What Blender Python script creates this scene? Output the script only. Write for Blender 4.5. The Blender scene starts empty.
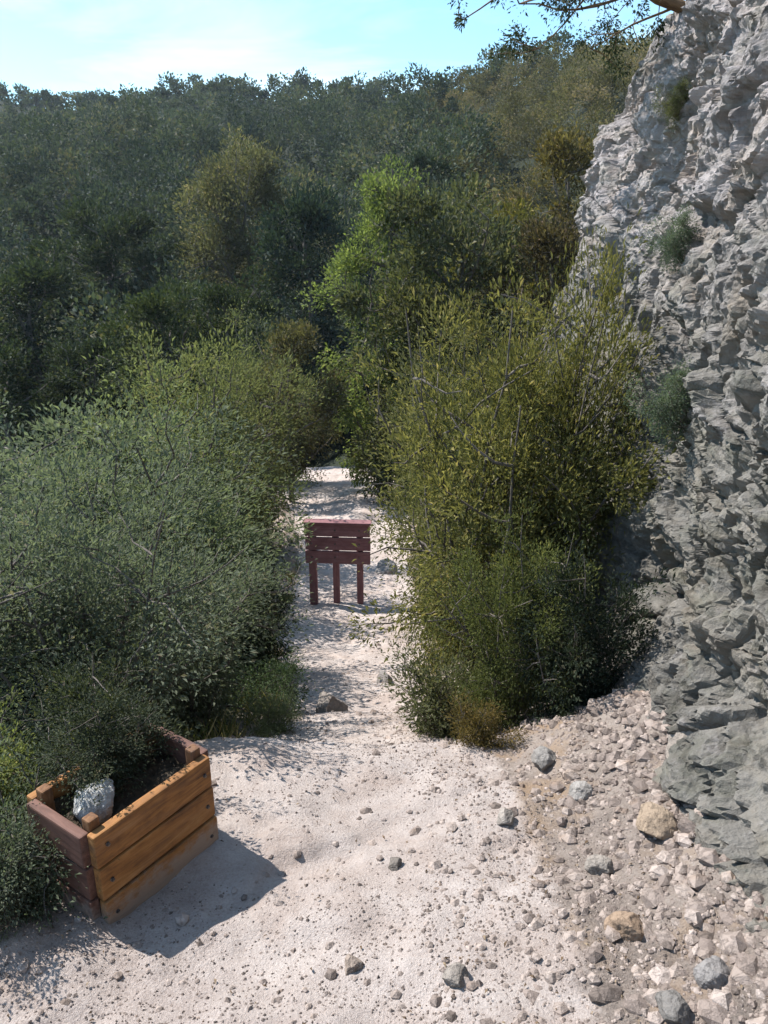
import bpy, math, random, sys
import numpy as np
R = math.radians
rs = np.random.RandomState(7)
random.seed(7)
scene = bpy.context.scene
col = scene.collection

# ------------------------------------------------------------------ camera model
FPX, PITCH, EYE = 788.0, R(19.7), 1.6
CP, SP = math.cos(PITCH), math.sin(PITCH)

# ------------------------------------------------------------------ numpy noise
def _h(i, j, k, seed=0):
    h = (i.astype(np.int64) * 374761393 + j.astype(np.int64) * 668265263 + k.astype(np.int64) * 2147483647 + seed * 974634777) & 0xFFFFFFFF
    h = ((h ^ (h >> 13)) * 1274126177) & 0xFFFFFFFF
    h = ((h ^ (h >> 16)) * 2246822519) & 0xFFFFFFFF
    return ((h ^ (h >> 15)) & 0xFFFFFF) / float(0xFFFFFF)

def vnoise(p, seed=0):
    p = np.asarray(p, float)
    f = np.floor(p); i = f.astype(np.int64); t = p - f
    t = t * t * t * (t * (t * 6 - 15) + 10)
    r = 0
    for dx in (0, 1):
        wx = t[:, 0] if dx else 1 - t[:, 0]
        for dy in (0, 1):
            wy = t[:, 1] if dy else 1 - t[:, 1]
            for dz in (0, 1):
                wz = t[:, 2] if dz else 1 - t[:, 2]
                r = r + wx * wy * wz * _h(i[:, 0] + dx, i[:, 1] + dy, i[:, 2] + dz, seed)
    return r * 2 - 1

def fbm(p, octaves=4, gain=0.5, seed=0):
    p = np.asarray(p, float); a, s = 1.0, 0
    for o in range(octaves):
        s = s + a * vnoise(p, seed + o * 17); a *= gain; p = p * 2.03 + 11.3
    return s

def worley(p, seed=0):
    p = np.asarray(p, float)
    i = np.floor(p).astype(np.int64)
    f1 = np.full(len(p), 9.0); f2 = f1.copy(); cid = np.zeros(len(p))
    for dx in (-1, 0, 1):
        for dy in (-1, 0, 1):
            for dz in (-1, 0, 1):
                c = i + np.array([dx, dy, dz])
                q = c + np.stack([_h(c[:, 0], c[:, 1], c[:, 2], seed + s) for s in (1, 2, 3)], 1)
                d = np.sqrt(((q - p) ** 2).sum(1))
                v = _h(c[:, 0], c[:, 1], c[:, 2], seed + 4)
                m = d < f1
                f2 = np.where(m, f1, np.minimum(f2, d))
                cid = np.where(m, v, cid); f1 = np.where(m, d, f1)
    return f1, f2, cid

def sstep(a, b, x):
    t = np.clip((np.asarray(x, float) - a) / (b - a), 0, 1)
    return t * t * (3 - 2 * t)

def unit(v):
    return v / np.maximum(np.linalg.norm(v, axis=-1, keepdims=True), 1e-9)

# ------------------------------------------------------------------ mesh building
def mesh_np(name, V, F, attrs=None, smooth=False):
    """V (n,3), F (m,k) with k = 3 or 4"""
    V = np.asarray(V, np.float32); F = np.asarray(F, np.int32)
    me = bpy.data.meshes.new(name)
    m, k = F.shape
    me.vertices.add(len(V)); me.vertices.foreach_set('co', V.ravel())
    me.loops.add(m * k); me.loops.foreach_set('vertex_index', F.ravel())
    me.polygons.add(m)
    me.polygons.foreach_set('loop_start', np.arange(0, m * k, k, dtype=np.int32))
    me.polygons.foreach_set('loop_total', np.full(m, k, np.int32))
    me.polygons.foreach_set('use_smooth', np.full(m, smooth, bool))
    for an, vals in (attrs or {}).items():
        a = me.attributes.new(an, 'FLOAT', 'POINT')
        a.data.foreach_set('value', np.asarray(vals, np.float32))
    me.update(); me.validate()
    return me

def obj(name, me, mat=None, parent=None):
    o = bpy.data.objects.new(name, me); col.objects.link(o)
    if mat: me.materials.append(mat)
    if parent: o.parent = parent
    return o

def tag(o, label=None, cat=None, group=None, kind=None):
    if label: o['label'] = label
    if cat: o['category'] = cat
    if group: o['group'] = group
    if kind: o['kind'] = kind
    return o

def thing(name, label, cat, loc=(0, 0, 0), rz=0.0, group=None, scale=None):
    o = bpy.data.objects.new(name, None); col.objects.link(o)
    o.empty_display_size = 0.2
    o.location = loc; o.rotation_euler = (0, 0, rz)
    if scale is not None: o.scale = scale
    return tag(o, label, cat, group)

def copy_tree(src, parent=None):
    c = src.copy(); col.objects.link(c)
    if parent: c.parent = parent
    for ch in [x for x in bpy.data.objects if x.parent == src]:
        copy_tree(ch, c)
    return c

def grid_faces(nr, nc):
    a = (np.arange(nr - 1)[:, None] * nc + np.arange(nc - 1)[None, :]).ravel()
    return np.stack([a, a + 1, a + nc + 1, a + nc], 1)

# ------------------------------------------------------------------ node materials
def new_mat(name):
    m = bpy.data.materials.new(name); m.use_nodes = True
    nt = m.node_tree; nt.nodes.clear()
    return m, nt, nt.nodes, nt.links

def N(nodes, t, **kw):
    n = nodes.new(t)
    for k, v in kw.items(): setattr(n, k, v)
    return n

def ramp(nodes, stops, interp='LINEAR'):
    r = nodes.new('ShaderNodeValToRGB'); cr = r.color_ramp; cr.interpolation = interp
    while len(cr.elements) < len(stops): cr.elements.new(0.5)
    for e, (p, c) in zip(cr.elements, stops):
        e.position = p; e.color = (*c, 1) if len(c) == 3 else c
    return r

def noise(nodes, links, vec, scale, detail=6, rough=0.6, dist=0.0):
    n = nodes.new('ShaderNodeTexNoise'); n.inputs['Scale'].default_value = scale
    n.inputs['Detail'].default_value = detail; n.inputs['Roughness'].default_value = rough
    n.inputs['Distortion'].default_value = dist
    links.new(vec, n.inputs['Vector']); return n

def mixc(nodes, links, fac, a, b, mode='MIX'):
    m = nodes.new('ShaderNodeMix'); m.data_type = 'RGBA'; m.blend_type = mode
    for s, v in ((0, fac), (6, a), (7, b)):
        if hasattr(v, 'links'): links.new(v, m.inputs[s])
        elif isinstance(v, (int, float)): m.inputs[s].default_value = v
        else: m.inputs[s].default_value = (*v, 1)
    return m.outputs[2]

def math_n(nodes, links, op, a, b=0.0):
    m = nodes.new('ShaderNodeMath'); m.operation = op
    for s, v in ((0, a), (1, b)):
        if hasattr(v, 'links'): links.new(v, m.inputs[s])
        else: m.inputs[s].default_value = v
    return m.outputs[0]

def leaf_mat(name, dark, light, dry, trans=0.35, dry_at=0.86, glow=(1.25, 1.3, 0.6)):
    m, nt, nd, ln = new_mat(name)
    at = N(nd, 'ShaderNodeAttribute', attribute_name='tint')
    oi = N(nd, 'ShaderNodeObjectInfo')
    r = ramp(nd, [(0.0, dark), (0.55, tuple((a + b) / 2 for a, b in zip(dark, light))), (dry_at - 0.04, light), (dry_at, dry), (1.0, dry)])
    ln.new(at.outputs['Fac'], r.inputs['Fac'])
    c = mixc(nd, ln, 1.0, r.outputs['Color'], oi.outputs['Color'], 'MULTIPLY')
    p = N(nd, 'ShaderNodeBsdfPrincipled'); ln.new(c, p.inputs['Base Color'])
    p.inputs['Roughness'].default_value = 0.7
    p.inputs['Specular IOR Level'].default_value = 0.12
    t = N(nd, 'ShaderNodeBsdfTranslucent')
    tc = mixc(nd, ln, 1.0, c, glow, 'MULTIPLY'); ln.new(tc, t.inputs['Color'])
    mx = N(nd, 'ShaderNodeMixShader'); mx.inputs[0].default_value = trans
    ln.new(p.outputs[0], mx.inputs[1]); ln.new(t.outputs[0], mx.inputs[2])
    o = N(nd, 'ShaderNodeOutputMaterial'); ln.new(mx.outputs[0], o.inputs['Surface'])
    return m

def bark_mat(name, c1, c2, scale=14):
    m, nt, nd, ln = new_mat(name)
    tc = N(nd, 'ShaderNodeTexCoord')
    mp = N(nd, 'ShaderNodeMapping'); mp.inputs['Scale'].default_value = (1, 1, 0.25)
    ln.new(tc.outputs['Object'], mp.inputs['Vector'])
    n = noise(nd, ln, mp.outputs[0], scale, 7, 0.7)
    r = ramp(nd, [(0.3, c1), (0.7, c2)]); ln.new(n.outputs['Fac'], r.inputs['Fac'])
    p = N(nd, 'ShaderNodeBsdfPrincipled'); ln.new(r.outputs[0], p.inputs['Base Color'])
    p.inputs['Roughness'].default_value = 0.9; p.inputs['Specular IOR Level'].default_value = 0.15
    b = N(nd, 'ShaderNodeBump'); b.inputs['Strength'].default_value = 0.7; b.inputs['Distance'].default_value = 0.02
    ln.new(n.outputs['Fac'], b.inputs['Height']); ln.new(b.outputs[0], p.inputs['Normal'])
    o = N(nd, 'ShaderNodeOutputMaterial'); ln.new(p.outputs[0], o.inputs['Surface'])
    return m

def rock_mat(name, dark, mid, light, stain, scale=1.0, lichen=None, objcolor=True, strata_and_light=False, shade=False):
    m, nt, nd, ln = new_mat(name)
    tc = N(nd, 'ShaderNodeTexCoord'); v = tc.outputs['Object']
    n1 = noise(nd, ln, v, 1.3 * scale, 8, 0.65, 0.6)
    n2 = noise(nd, ln, v, 9 * scale, 8, 0.7)
    n3 = noise(nd, ln, v, 48 * scale, 6, 0.7)
    mixed = math_n(nd, ln, 'ADD', math_n(nd, ln, 'MULTIPLY', n1.outputs['Fac'], 0.45),
                   math_n(nd, ln, 'ADD', math_n(nd, ln, 'MULTIPLY', n2.outputs['Fac'], 0.35), math_n(nd, ln, 'MULTIPLY', n3.outputs['Fac'], 0.2)))
    r = ramp(nd, [(0.33, dark), (0.46, mid), (0.56, mid), (0.68, light)]); ln.new(mixed, r.inputs['Fac'])
    ns = noise(nd, ln, v, 2.1 * scale, 6, 0.6, 0.4)
    rsn = ramp(nd, [(0.56, (0, 0, 0)), (0.68, (1, 1, 1))]); ln.new(ns.outputs['Fac'], rsn.inputs['Fac'])
    c = mixc(nd, ln, math_n(nd, ln, 'MULTIPLY', rsn.outputs[0], 0.55), r.outputs[0], stain)
    if lichen:
        nl = noise(nd, ln, v, 3.4 * scale, 9, 0.75)
        rl = ramp(nd, [(0.5, (0, 0, 0)), (0.6, (1, 1, 1))]); ln.new(nl.outputs['Fac'], rl.inputs['Fac'])
        c = mixc(nd, ln, math_n(nd, ln, 'MULTIPLY', rl.outputs[0], 0.7), c, lichen)
    if shade:
        sa_ = N(nd, 'ShaderNodeAttribute', attribute_name='shade')
        rsh = ramp(nd, [(0, (0.40, 0.37, 0.35)), (0.35, (0.68, 0.63, 0.60)), (0.7, (0.95, 0.9, 0.86)), (1, (1.12, 1.08, 1.06))]); ln.new(sa_.outputs['Fac'], rsh.inputs['Fac'])
        c = mixc(nd, ln, 1.0, c, rsh.outputs[0], 'MULTIPLY')
    if strata_and_light:
        sx = N(nd, 'ShaderNodeSeparateXYZ'); ln.new(v, sx.inputs[0])
        mp = N(nd, 'ShaderNodeMapping'); mp.inputs['Rotation'].default_value = (0.22, 0.05, 0); mp.inputs['Scale'].default_value = (0.35, 0.35, 5.5)
        ln.new(v, mp.inputs['Vector'])
        nb_ = noise(nd, ln, mp.outputs[0], 1.6, 7, 0.7, 0.35)
        rb_ = ramp(nd, [(0.36, (0.62, 0.60, 0.57)), (0.47, (1.0, 1.0, 1.0)), (0.55, (1.06, 1.02, 0.95)), (0.64, (0.8, 0.74, 0.68))]); ln.new(nb_.outputs['Fac'], rb_.inputs['Fac'])
        c = mixc(nd, ln, 0.8, c, rb_.outputs[0], 'MULTIPLY')
        # sunlight and shade put into the rock colour: pale lilac above, darker grey below
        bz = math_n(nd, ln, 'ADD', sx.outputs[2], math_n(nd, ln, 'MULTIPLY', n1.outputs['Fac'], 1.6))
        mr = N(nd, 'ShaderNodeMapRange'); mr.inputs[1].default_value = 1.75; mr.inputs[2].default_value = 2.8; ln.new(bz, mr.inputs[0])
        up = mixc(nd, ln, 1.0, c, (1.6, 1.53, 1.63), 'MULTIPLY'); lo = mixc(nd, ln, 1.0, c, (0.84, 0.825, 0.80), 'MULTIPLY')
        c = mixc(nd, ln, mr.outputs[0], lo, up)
        mv = N(nd, 'ShaderNodeMapping'); mv.inputs['Scale'].default_value = (3.2, 3.2, 0.35); ln.new(v, mv.inputs['Vector'])
        nv_ = noise(nd, ln, mv.outputs[0], 1.7, 6, 0.65, 0.3)
        rv_ = ramp(nd, [(0.56, (1, 1, 1)), (0.68, (0.5, 0.48, 0.46))]); ln.new(nv_.outputs['Fac'], rv_.inputs['Fac'])
        c = mixc(nd, ln, 0.75, c, rv_.outputs[0], 'MULTIPLY')
    if objcolor:
        oi = N(nd, 'ShaderNodeObjectInfo')
        c = mixc(nd, ln, 1.0, c, oi.outputs['Color'], 'MULTIPLY')
    p = N(nd, 'ShaderNodeBsdfPrincipled'); ln.new(c, p.inputs['Base Color'])
    p.inputs['Roughness'].default_value = 0.9; p.inputs['Specular IOR Level'].default_value = 0.2
    vo = N(nd, 'ShaderNodeTexVoronoi'); vo.feature = 'DISTANCE_TO_EDGE'; vo.inputs['Scale'].default_value = 4.5 * scale
    nv = mixc(nd, ln, 0.12, v, n2.outputs['Color'], 'ADD'); ln.new(nv, vo.inputs['Vector'])
    crack = math_n(nd, ln, 'MINIMUM', vo.outputs['Distance'], 0.05)
    hgt = math_n(nd, ln, 'ADD', math_n(nd, ln, 'MULTIPLY', crack, 5.0), math_n(nd, ln, 'ADD', n2.outputs['Fac'], math_n(nd, ln, 'MULTIPLY', n3.outputs['Fac'], 0.4)))
    b = N(nd, 'ShaderNodeBump'); b.inputs['Strength'].default_value = 0.75; b.inputs['Distance'].default_value = 0.05 / scale
    ln.new(hgt, b.inputs['Height']); ln.new(b.outputs[0], p.inputs['Normal'])
    o = N(nd, 'ShaderNodeOutputMaterial'); ln.new(p.outputs[0], o.inputs['Surface'])
    return m

def ground_mat():
    m, nt, nd, ln = new_mat('trail_ground')
    tc = N(nd, 'ShaderNodeTexCoord'); v = tc.outputs['Object']
    at = N(nd, 'ShaderNodeAttribute', attribute_name='path')
    ag = N(nd, 'ShaderNodeAttribute', attribute_name='scree')
    n1 = noise(nd, ln, v, 1.1, 8, 0.65); n2 = noise(nd, ln, v, 11, 8, 0.7); n3 = noise(nd, ln, v, 120, 5, 0.75)
    mix1 = math_n(nd, ln, 'ADD', math_n(nd, ln, 'MULTIPLY', n1.outputs['Fac'], 0.3), math_n(nd, ln, 'ADD', math_n(nd, ln, 'MULTIPLY', n2.outputs['Fac'], 0.3), math_n(nd, ln, 'MULTIPLY', n3.outputs['Fac'], 0.4)))
    sand = ramp(nd, [(0.33, (0.23, 0.18, 0.155)), (0.46, (0.43, 0.365, 0.33)), (0.60, (0.56, 0.495, 0.455))]); ln.new(mix1, sand.inputs['Fac'])
    npk = noise(nd, ln, v, 1.9, 6, 0.65, 0.5)
    rpk = ramp(nd, [(0.47, (0, 0, 0)), (0.64, (1, 1, 1))]); ln.new(npk.outputs['Fac'], rpk.inputs['Fac'])
    sandc = mixc(nd, ln, math_n(nd, ln, 'MULTIPLY', rpk.outputs[0], 0.4), sand.outputs[0], (0.34, 0.25, 0.20))
    scree = ramp(nd, [(0.36, (0.11, 0.092, 0.08)), (0.5, (0.26, 0.215, 0.185)), (0.64, (0.38, 0.325, 0.285))]); ln.new(mix1, scree.inputs['Fac'])
    soil = ramp(nd, [(0.35, (0.025, 0.024, 0.014)), (0.5, (0.05, 0.05, 0.028)), (0.65, (0.09, 0.085, 0.05))]); ln.new(mix1, soil.inputs['Fac'])
    ntan = noise(nd, ln, v, 2.6, 5, 0.6)
    rt = ramp(nd, [(0.52, (0, 0, 0)), (0.66, (1, 1, 1))]); ln.new(ntan.outputs['Fac'], rt.inputs['Fac'])
    scree2 = mixc(nd, ln, math_n(nd, ln, 'MULTIPLY', rt.outputs[0], 0.7), scree.outputs[0], (0.33, 0.225, 0.14))
    jit = math_n(nd, ln, 'MULTIPLY', math_n(nd, ln, 'SUBTRACT', n2.outputs['Fac'], 0.5), 0.9)
    pf = N(nd, 'ShaderNodeMapRange'); pf.inputs[1].default_value = 0.35; pf.inputs[2].default_value = 0.65
    ln.new(math_n(nd, ln, 'ADD', at.outputs['Fac'], jit), pf.inputs[0])
    sf = N(nd, 'ShaderNodeMapRange'); sf.inputs[1].default_value = 0.3; sf.inputs[2].default_value = 0.7
    ln.new(math_n(nd, ln, 'ADD', ag.outputs['Fac'], jit), sf.inputs[0])
    fa = N(nd, 'ShaderNodeAttribute', attribute_name='far')
    so_ = mixc(nd, ln, fa.outputs['Fac'], soil.outputs[0], (0.026, 0.032, 0.022))
    c = mixc(nd, ln, sf.outputs[0], so_, scree2)
    c = mixc(nd, ln, pf.outputs[0], c, sandc)
    p = N(nd, 'ShaderNodeBsdfPrincipled'); ln.new(c, p.inputs['Base Color'])
    p.inputs['Roughness'].default_value = 0.95; p.inputs['Specular IOR Level'].default_value = 0.1
    b = N(nd, 'ShaderNodeBump'); b.inputs['Strength'].default_value = 0.8; b.inputs['Distance'].default_value = 0.03
    ln.new(math_n(nd, ln, 'ADD', n2.outputs['Fac'], math_n(nd, ln, 'MULTIPLY', n3.outputs['Fac'], 0.7)), b.inputs['Height'])
    ln.new(b.outputs[0], p.inputs['Normal'])
    o = N(nd, 'ShaderNodeOutputMaterial'); ln.new(p.outputs[0], o.inputs['Surface'])
    return m

def wood_mat(name, dark, mid, light, axis='X', rough=0.75, dirt=False):
    m, nt, nd, ln = new_mat(name)
    tc = N(nd, 'ShaderNodeTexCoord'); mp = N(nd, 'ShaderNodeMapping')
    s = {'X': (0.12, 1, 1), 'Y': (1, 0.12, 1), 'Z': (1, 1, 0.12)}[axis]
    mp.inputs['Scale'].default_value = s
    ln.new(tc.outputs['Object'], mp.inputs['Vector'])
    n = noise(nd, ln, mp.outputs[0], 38, 8, 0.7, 0.8)
    n2 = noise(nd, ln, tc.outputs['Object'], 5, 6, 0.65)
    f = math_n(nd, ln, 'ADD', math_n(nd, ln, 'MULTIPLY', n.outputs['Fac'], 0.6), math_n(nd, ln, 'MULTIPLY', n2.outputs['Fac'], 0.4))
    r = ramp(nd, [(0.34, dark), (0.5, mid), (0.66, light)]); ln.new(f, r.inputs['Fac'])
    c = r.outputs[0]
    ng = noise(nd, ln, mp.outputs[0], 7, 7, 0.75, 0.5)
    rg_ = ramp(nd, [(0.50, (0, 0, 0)), (0.68, (1, 1, 1))]); ln.new(ng.outputs['Fac'], rg_.inputs['Fac'])
    c = mixc(nd, ln, math_n(nd, ln, 'MULTIPLY', rg_.outputs[0], 0.5), c, tuple(0.5 * a + 0.07 for a in mid))     # greyed, weathered streaks
    if dirt:
        sz_ = N(nd, 'ShaderNodeSeparateXYZ'); ln.new(tc.outputs['Object'], sz_.inputs[0])
        nz = noise(nd, ln, tc.outputs['Object'], 22, 6, 0.75)
        dz = math_n(nd, ln, 'SUBTRACT', math_n(nd, ln, 'MULTIPLY', nz.outputs['Fac'], 0.22), sz_.outputs[2])
        md = N(nd, 'ShaderNodeMapRange'); md.inputs[1].default_value = 0.0; md.inputs[2].default_value = 0.05; ln.new(dz, md.inputs[0])
        c = mixc(nd, ln, math_n(nd, ln, 'MULTIPLY', md.outputs[0], 0.7), c, (0.30, 0.25, 0.21))                    # dust splashed up from the trail
    p = N(nd, 'ShaderNodeBsdfPrincipled'); ln.new(c, p.inputs['Base Color'])
    p.inputs['Roughness'].default_value = rough; p.inputs['Specular IOR Level'].default_value = 0.3
    b = N(nd, 'ShaderNodeBump'); b.inputs['Strength'].default_value = 0.5; b.inputs['Distance'].default_value = 0.006
    ln.new(n.outputs['Fac'], b.inputs['Height']); ln.new(b.outputs[0], p.inputs['Normal'])
    o = N(nd, 'ShaderNodeOutputMaterial'); ln.new(p.outputs[0], o.inputs['Surface'])
    return m

M = dict(
    ground=ground_mat(),
    cliff=rock_mat('limestone_face', (0.10, 0.095, 0.085), (0.215, 0.205, 0.19), (0.43, 0.41, 0.42), (0.22, 0.18, 0.13), 1.0, (0.15, 0.15, 0.128), strata_and_light=True),
    rock=rock_mat('loose_rock', (0.12, 0.11, 0.10), (0.27, 0.25, 0.23), (0.45, 0.42, 0.40), (0.30, 0.21, 0.14), 2.5),
    gravel=rock_mat('gravel_stone', (0.20, 0.17, 0.15), (0.38, 0.33, 0.30), (0.56, 0.51, 0.48), (0.34, 0.25, 0.18), 4.0, shade=True),
    sage=leaf_mat('sage_leaf', (0.088, 0.10, 0.07), (0.188, 0.208, 0.148), (0.21, 0.185, 0.13), 0.40, 0.93, (1.15, 1.25, 0.78)),
    yellow=leaf_mat('yellow_green_leaf', (0.074, 0.080, 0.034), (0.235, 0.228, 0.105), (0.29, 0.25, 0.125), 0.42, 0.88, (1.15, 1.15, 0.7)),
    dark=leaf_mat('dark_leaf', (0.024, 0.034, 0.021), (0.068, 0.086, 0.048), (0.11, 0.105, 0.06), 0.25, 0.9),
    lime=leaf_mat('lime_leaf', (0.10, 0.14, 0.035), (0.22, 0.28, 0.09), (0.27, 0.28, 0.11), 0.5, 0.9),
    wood_far=leaf_mat('hillside_leaf', (0.024, 0.036, 0.030), (0.098, 0.118, 0.080), (0.14, 0.13, 0.085), 0.24, 0.93),
    scrub=leaf_mat('scrub_leaf', (0.060, 0.055, 0.030), (0.155, 0.145, 0.082), (0.21, 0.165, 0.11), 0.32, 0.84),
    grass=leaf_mat('grass_blade', (0.07, 0.085, 0.03), (0.17, 0.16, 0.07), (0.30, 0.245, 0.13), 0.35, 0.6),
    litter=leaf_mat('fallen_leaf', (0.06, 0.04, 0.025), (0.15, 0.10, 0.06), (0.24, 0.18, 0.12), 0.1, 0.8),
    bark=bark_mat('grey_bark', (0.06, 0.05, 0.042), (0.19, 0.165, 0.145)),
    bark_brown=bark_mat('brown_bark', (0.07, 0.042, 0.022), (0.25, 0.16, 0.09)),
    timber=wood_mat('orange_timber', (0.06, 0.03, 0.018), (0.27, 0.12, 0.036), (0.40, 0.215, 0.085), 'X', dirt=True),
    timber_v=wood_mat('orange_timber_upright', (0.05, 0.024, 0.014), (0.16, 0.075, 0.032), (0.26, 0.135, 0.06), 'Z'),
    timber_dark=wood_mat('brown_timber', (0.05, 0.025, 0.018), (0.13, 0.065, 0.048), (0.21, 0.115, 0.085), 'Y', dirt=True),
    redwood=wood_mat('red_brown_board', (0.13, 0.055, 0.055), (0.20, 0.092, 0.095), (0.29, 0.155, 0.155), 'X'),
    redwood_v=wood_mat('red_brown_post', (0.13, 0.055, 0.055), (0.20, 0.092, 0.095), (0.30, 0.16, 0.155), 'Z'),
    soil=bark_mat('planting_soil', (0.02, 0.015, 0.01), (0.07, 0.055, 0.038), 30),
    steel=None,
)
def steel():
    m, nt, nd, ln = new_mat('dull_bolt_steel')
    tc = N(nd, 'ShaderNodeTexCoord'); n = noise(nd, ln, tc.outputs['Object'], 60, 4)
    r = ramp(nd, [(0.4, (0.06, 0.05, 0.045)), (0.6, (0.2, 0.18, 0.17))]); ln.new(n.outputs['Fac'], r.inputs['Fac'])
    p = N(nd, 'ShaderNodeBsdfPrincipled'); ln.new(r.outputs[0], p.inputs['Base Color'])
    p.inputs['Metallic'].default_value = 0.7; p.inputs['Roughness'].default_value = 0.5
    o = N(nd, 'ShaderNodeOutputMaterial'); ln.new(p.outputs[0], o.inputs['Surface']); return m
M['steel'] = steel()

# ------------------------------------------------------------------ terrain
PY = [-30, -5, 0, 2.75, 3.05, 3.5, 5, 6.5, 8.5, 10.5, 16, 24, 34]
PZ = [5.0, 0.9, 0.0, -.50, -.62, -1.0, -1.75, -2.4, -3.08, -3.6, -4.2, -5.4, -7.5]
HY = [20, 34, 50, 80, 130, 200, 250, 330, 700]
HZ = [-5.5, -9.5, -9.0, -2.5, 11.5, 27.5, 31.0, 26.0, 10.0]
def path_x(y):
    y = np.asarray(y, float)
    return np.interp(y, [-5, 0, 3, 6, 10, 14, 18, 22, 26, 34], [0.1, -0.05, -0.12, -.27, -.42, -.55, -.85, -1.5, -2.6, -6])
def path_w(y):
    return np.interp(y, [-5, 2.5, 3.2, 4.0, 6.0, 8.2, 9.6, 12, 16, 20, 24, 30], [1.0, .80, .62, .52, .58, .9, .95, .9, 1.2, 1.7, 1.7, .6])
def zt(x, y, fine=True):
    x = np.atleast_1d(np.asarray(x, float)); y = np.atleast_1d(np.asarray(y, float))
    u = x - path_x(y); w = path_w(y)
    zp = np.interp(y, PY, PZ); hill = np.interp(y, HY, HZ)
    s = sstep(20, 38, y)
    z = zp * (1 - s) + hill * s
    L = np.maximum(-u - w, 0); Rr = np.maximum(u - w, 0)
    near = 1 - sstep(18, 45, y)
    z = z - near * (0.12 * np.minimum(L, 3) + 0.5 * np.clip(L - 3, 0, 14)) + near * 0.06 * sstep(0, 0.3, L)
    z = z + (0.42 * np.minimum(Rr, 1.6)) * (1 - sstep(20, 40, y))
    k = sstep(11, 20, y) * (1 - sstep(90, 170, y))
    z = z + k * np.minimum(0.55 * np.maximum(u - w - 1.0, 0), 3.0 + 0.135 * np.minimum(y, 90)) 
    p = np.stack([x, y, np.zeros_like(x)], 1)
    z = z + fbm(p * 0.03, 4, 0.5, 3) * 3.0 * sstep(25, 80, y) + fbm(p * 0.35, 3, 0.5, 5) * 0.10 * sstep(2.0, 7, np.abs(u) + np.maximum(y - 8, 0))
    if fine:
        pm = 1 - sstep(0.7, 1.4, np.abs(u) / w)
        z = z + fbm(p * 1.7, 4, 0.5, 9) * 0.035
        f1, f2, cid = worley(p * np.array([3.2, 4.2, 1]) + fbm(p * 2, 2)[:, None] * 0.25, 21)
        z = z + ((cid - 0.5) * 0.05 * sstep(0.0, 0.18, f2 - f1)) * (1 - sstep(8, 30, y)) * (1 - 0.45 * pm)
        z = z + fbm(p * 9, 4, 0.6, 12) * 0.006
    return z
def z1(x, y): return float(zt(x, y)[0])

def axis_coords(segs):
    out = [segs[0][0]]
    for a, b, d0, d1 in segs:
        xx, L = a, b - a
        while xx < b - 1e-6:
            d = d0 + (d1 - d0) * (xx - a) / L
            xx += d; out.append(min(xx, b))
    return np.array(out)
gx = axis_coords([(-420, -60, 14, 3), (-60, -8, 2.4, .5), (-8, -1.8, .35, .03), (-1.8, 1.7, .018, .018), (1.7, 8, .03, .4), (8, 60, .5, 2.4), (60, 420, 3, 14)])
gy = axis_coords([(-30, .6, 2.0, .06), (.6, 3.6, .018, .018), (3.6, 12, .025, .07), (12, 40, .1, .7), (40, 260, 1.2, 3.5), (260, 700, 6, 25)])
GX, GY = np.meshgrid(gx, gy)
X, Y = GX.ravel(), GY.ravel()
Z = zt(X, Y)
u = X - path_x(Y); w = path_w(Y)
pm = 1 - sstep(0.82, 1.22, np.abs(u) / w)
pm = pm * (1 - sstep(26, 32, Y))
pm = np.where(Y < 3.0, 1 - sstep(0.75, 1.25, np.where(u > 0, u / 0.62, -u / 1.0)), pm)
sc = sstep(0.3, 0.7, u / w) * (1 - sstep(12, 16, Y))
sc = np.maximum(sc, (1 - sstep(1.2, 1.7, -u / w)) * (1 - sstep(20, 28, Y)))
g = obj('ground', mesh_np('ground', np.stack([X, Y, Z], 1), grid_faces(len(gy), len(gx)), {'path': pm, 'scree': sc, 'far': sstep(18, 30, Y)}, True), M['ground'])
tag(g, kind='structure')

# ------------------------------------------------------------------ placement from picture columns
def x_at(upx, y, z=None):
    x = 0.0
    for _ in range(6):
        zz = z1(x, y) if z is None else z
        depth = y * CP - (zz - EYE) * SP
        x = (upx - 384) / FPX * depth
    return x
def top_z(vpx, y):
    e = -PITCH + math.atan((512 - vpx) / FPX)
    return EYE + y * math.tan(e)

# ------------------------------------------------------------------ cliff
toe = np.array([(1.42, -5), (1.30, -1), (1.20, 1.2), (1.14, 2.2), (1.22, 3.2), (1.27, 4.6), (1.25, 6.2), (1.24, 7.6), (1.27, 8.6), (1.6, 9.4), (2.9, 10.2), (5.5, 11.2), (10, 12.5), (18, 14)])
seg = np.linalg.norm(np.diff(toe, axis=0), axis=1); arc = np.concatenate([[0], np.cumsum(seg)])
def arc_samples():
    out, s = [], 0.0
    while s < arc[-1]:
        out.append(s)
        yy = np.interp(s, arc, toe[:, 1]); xx = np.interp(s, arc, toe[:, 0])
        s += 0.2 if yy < 1.0 else (0.0115 if xx < 2.6 else 0.12)
    return np.array(out)
sa = arc_samples()
smooth_toe = np.stack([np.interp(sa, arc, toe[:, 0]), np.interp(sa, arc, toe[:, 1])], 1)
wn = 22
for c in (0, 1):
    pad = np.pad(smooth_toe[:, c], wn, mode='edge'); smooth_toe[:, c] = np.convolve(pad, np.ones(2 * wn + 1) / (2 * wn + 1), 'valid')
tang = unit(np.gradient(smooth_toe, axis=0)); nrm2 = np.stack([-tang[:, 1], tang[:, 0]], 1)   # points out of the rock (towards -x)
TOPZ = 3.35
def cliff_top(y): return np.interp(y, [-5, 2, 5, 7, 8.4, 9.6, 11, 14], [4.6, 4.0, 3.6, 3.35, 3.12, 2.8, 2.9, 3.4])
hh = np.linspace(0, 1, 400)
nC, nR = len(sa), len(hh)
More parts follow.
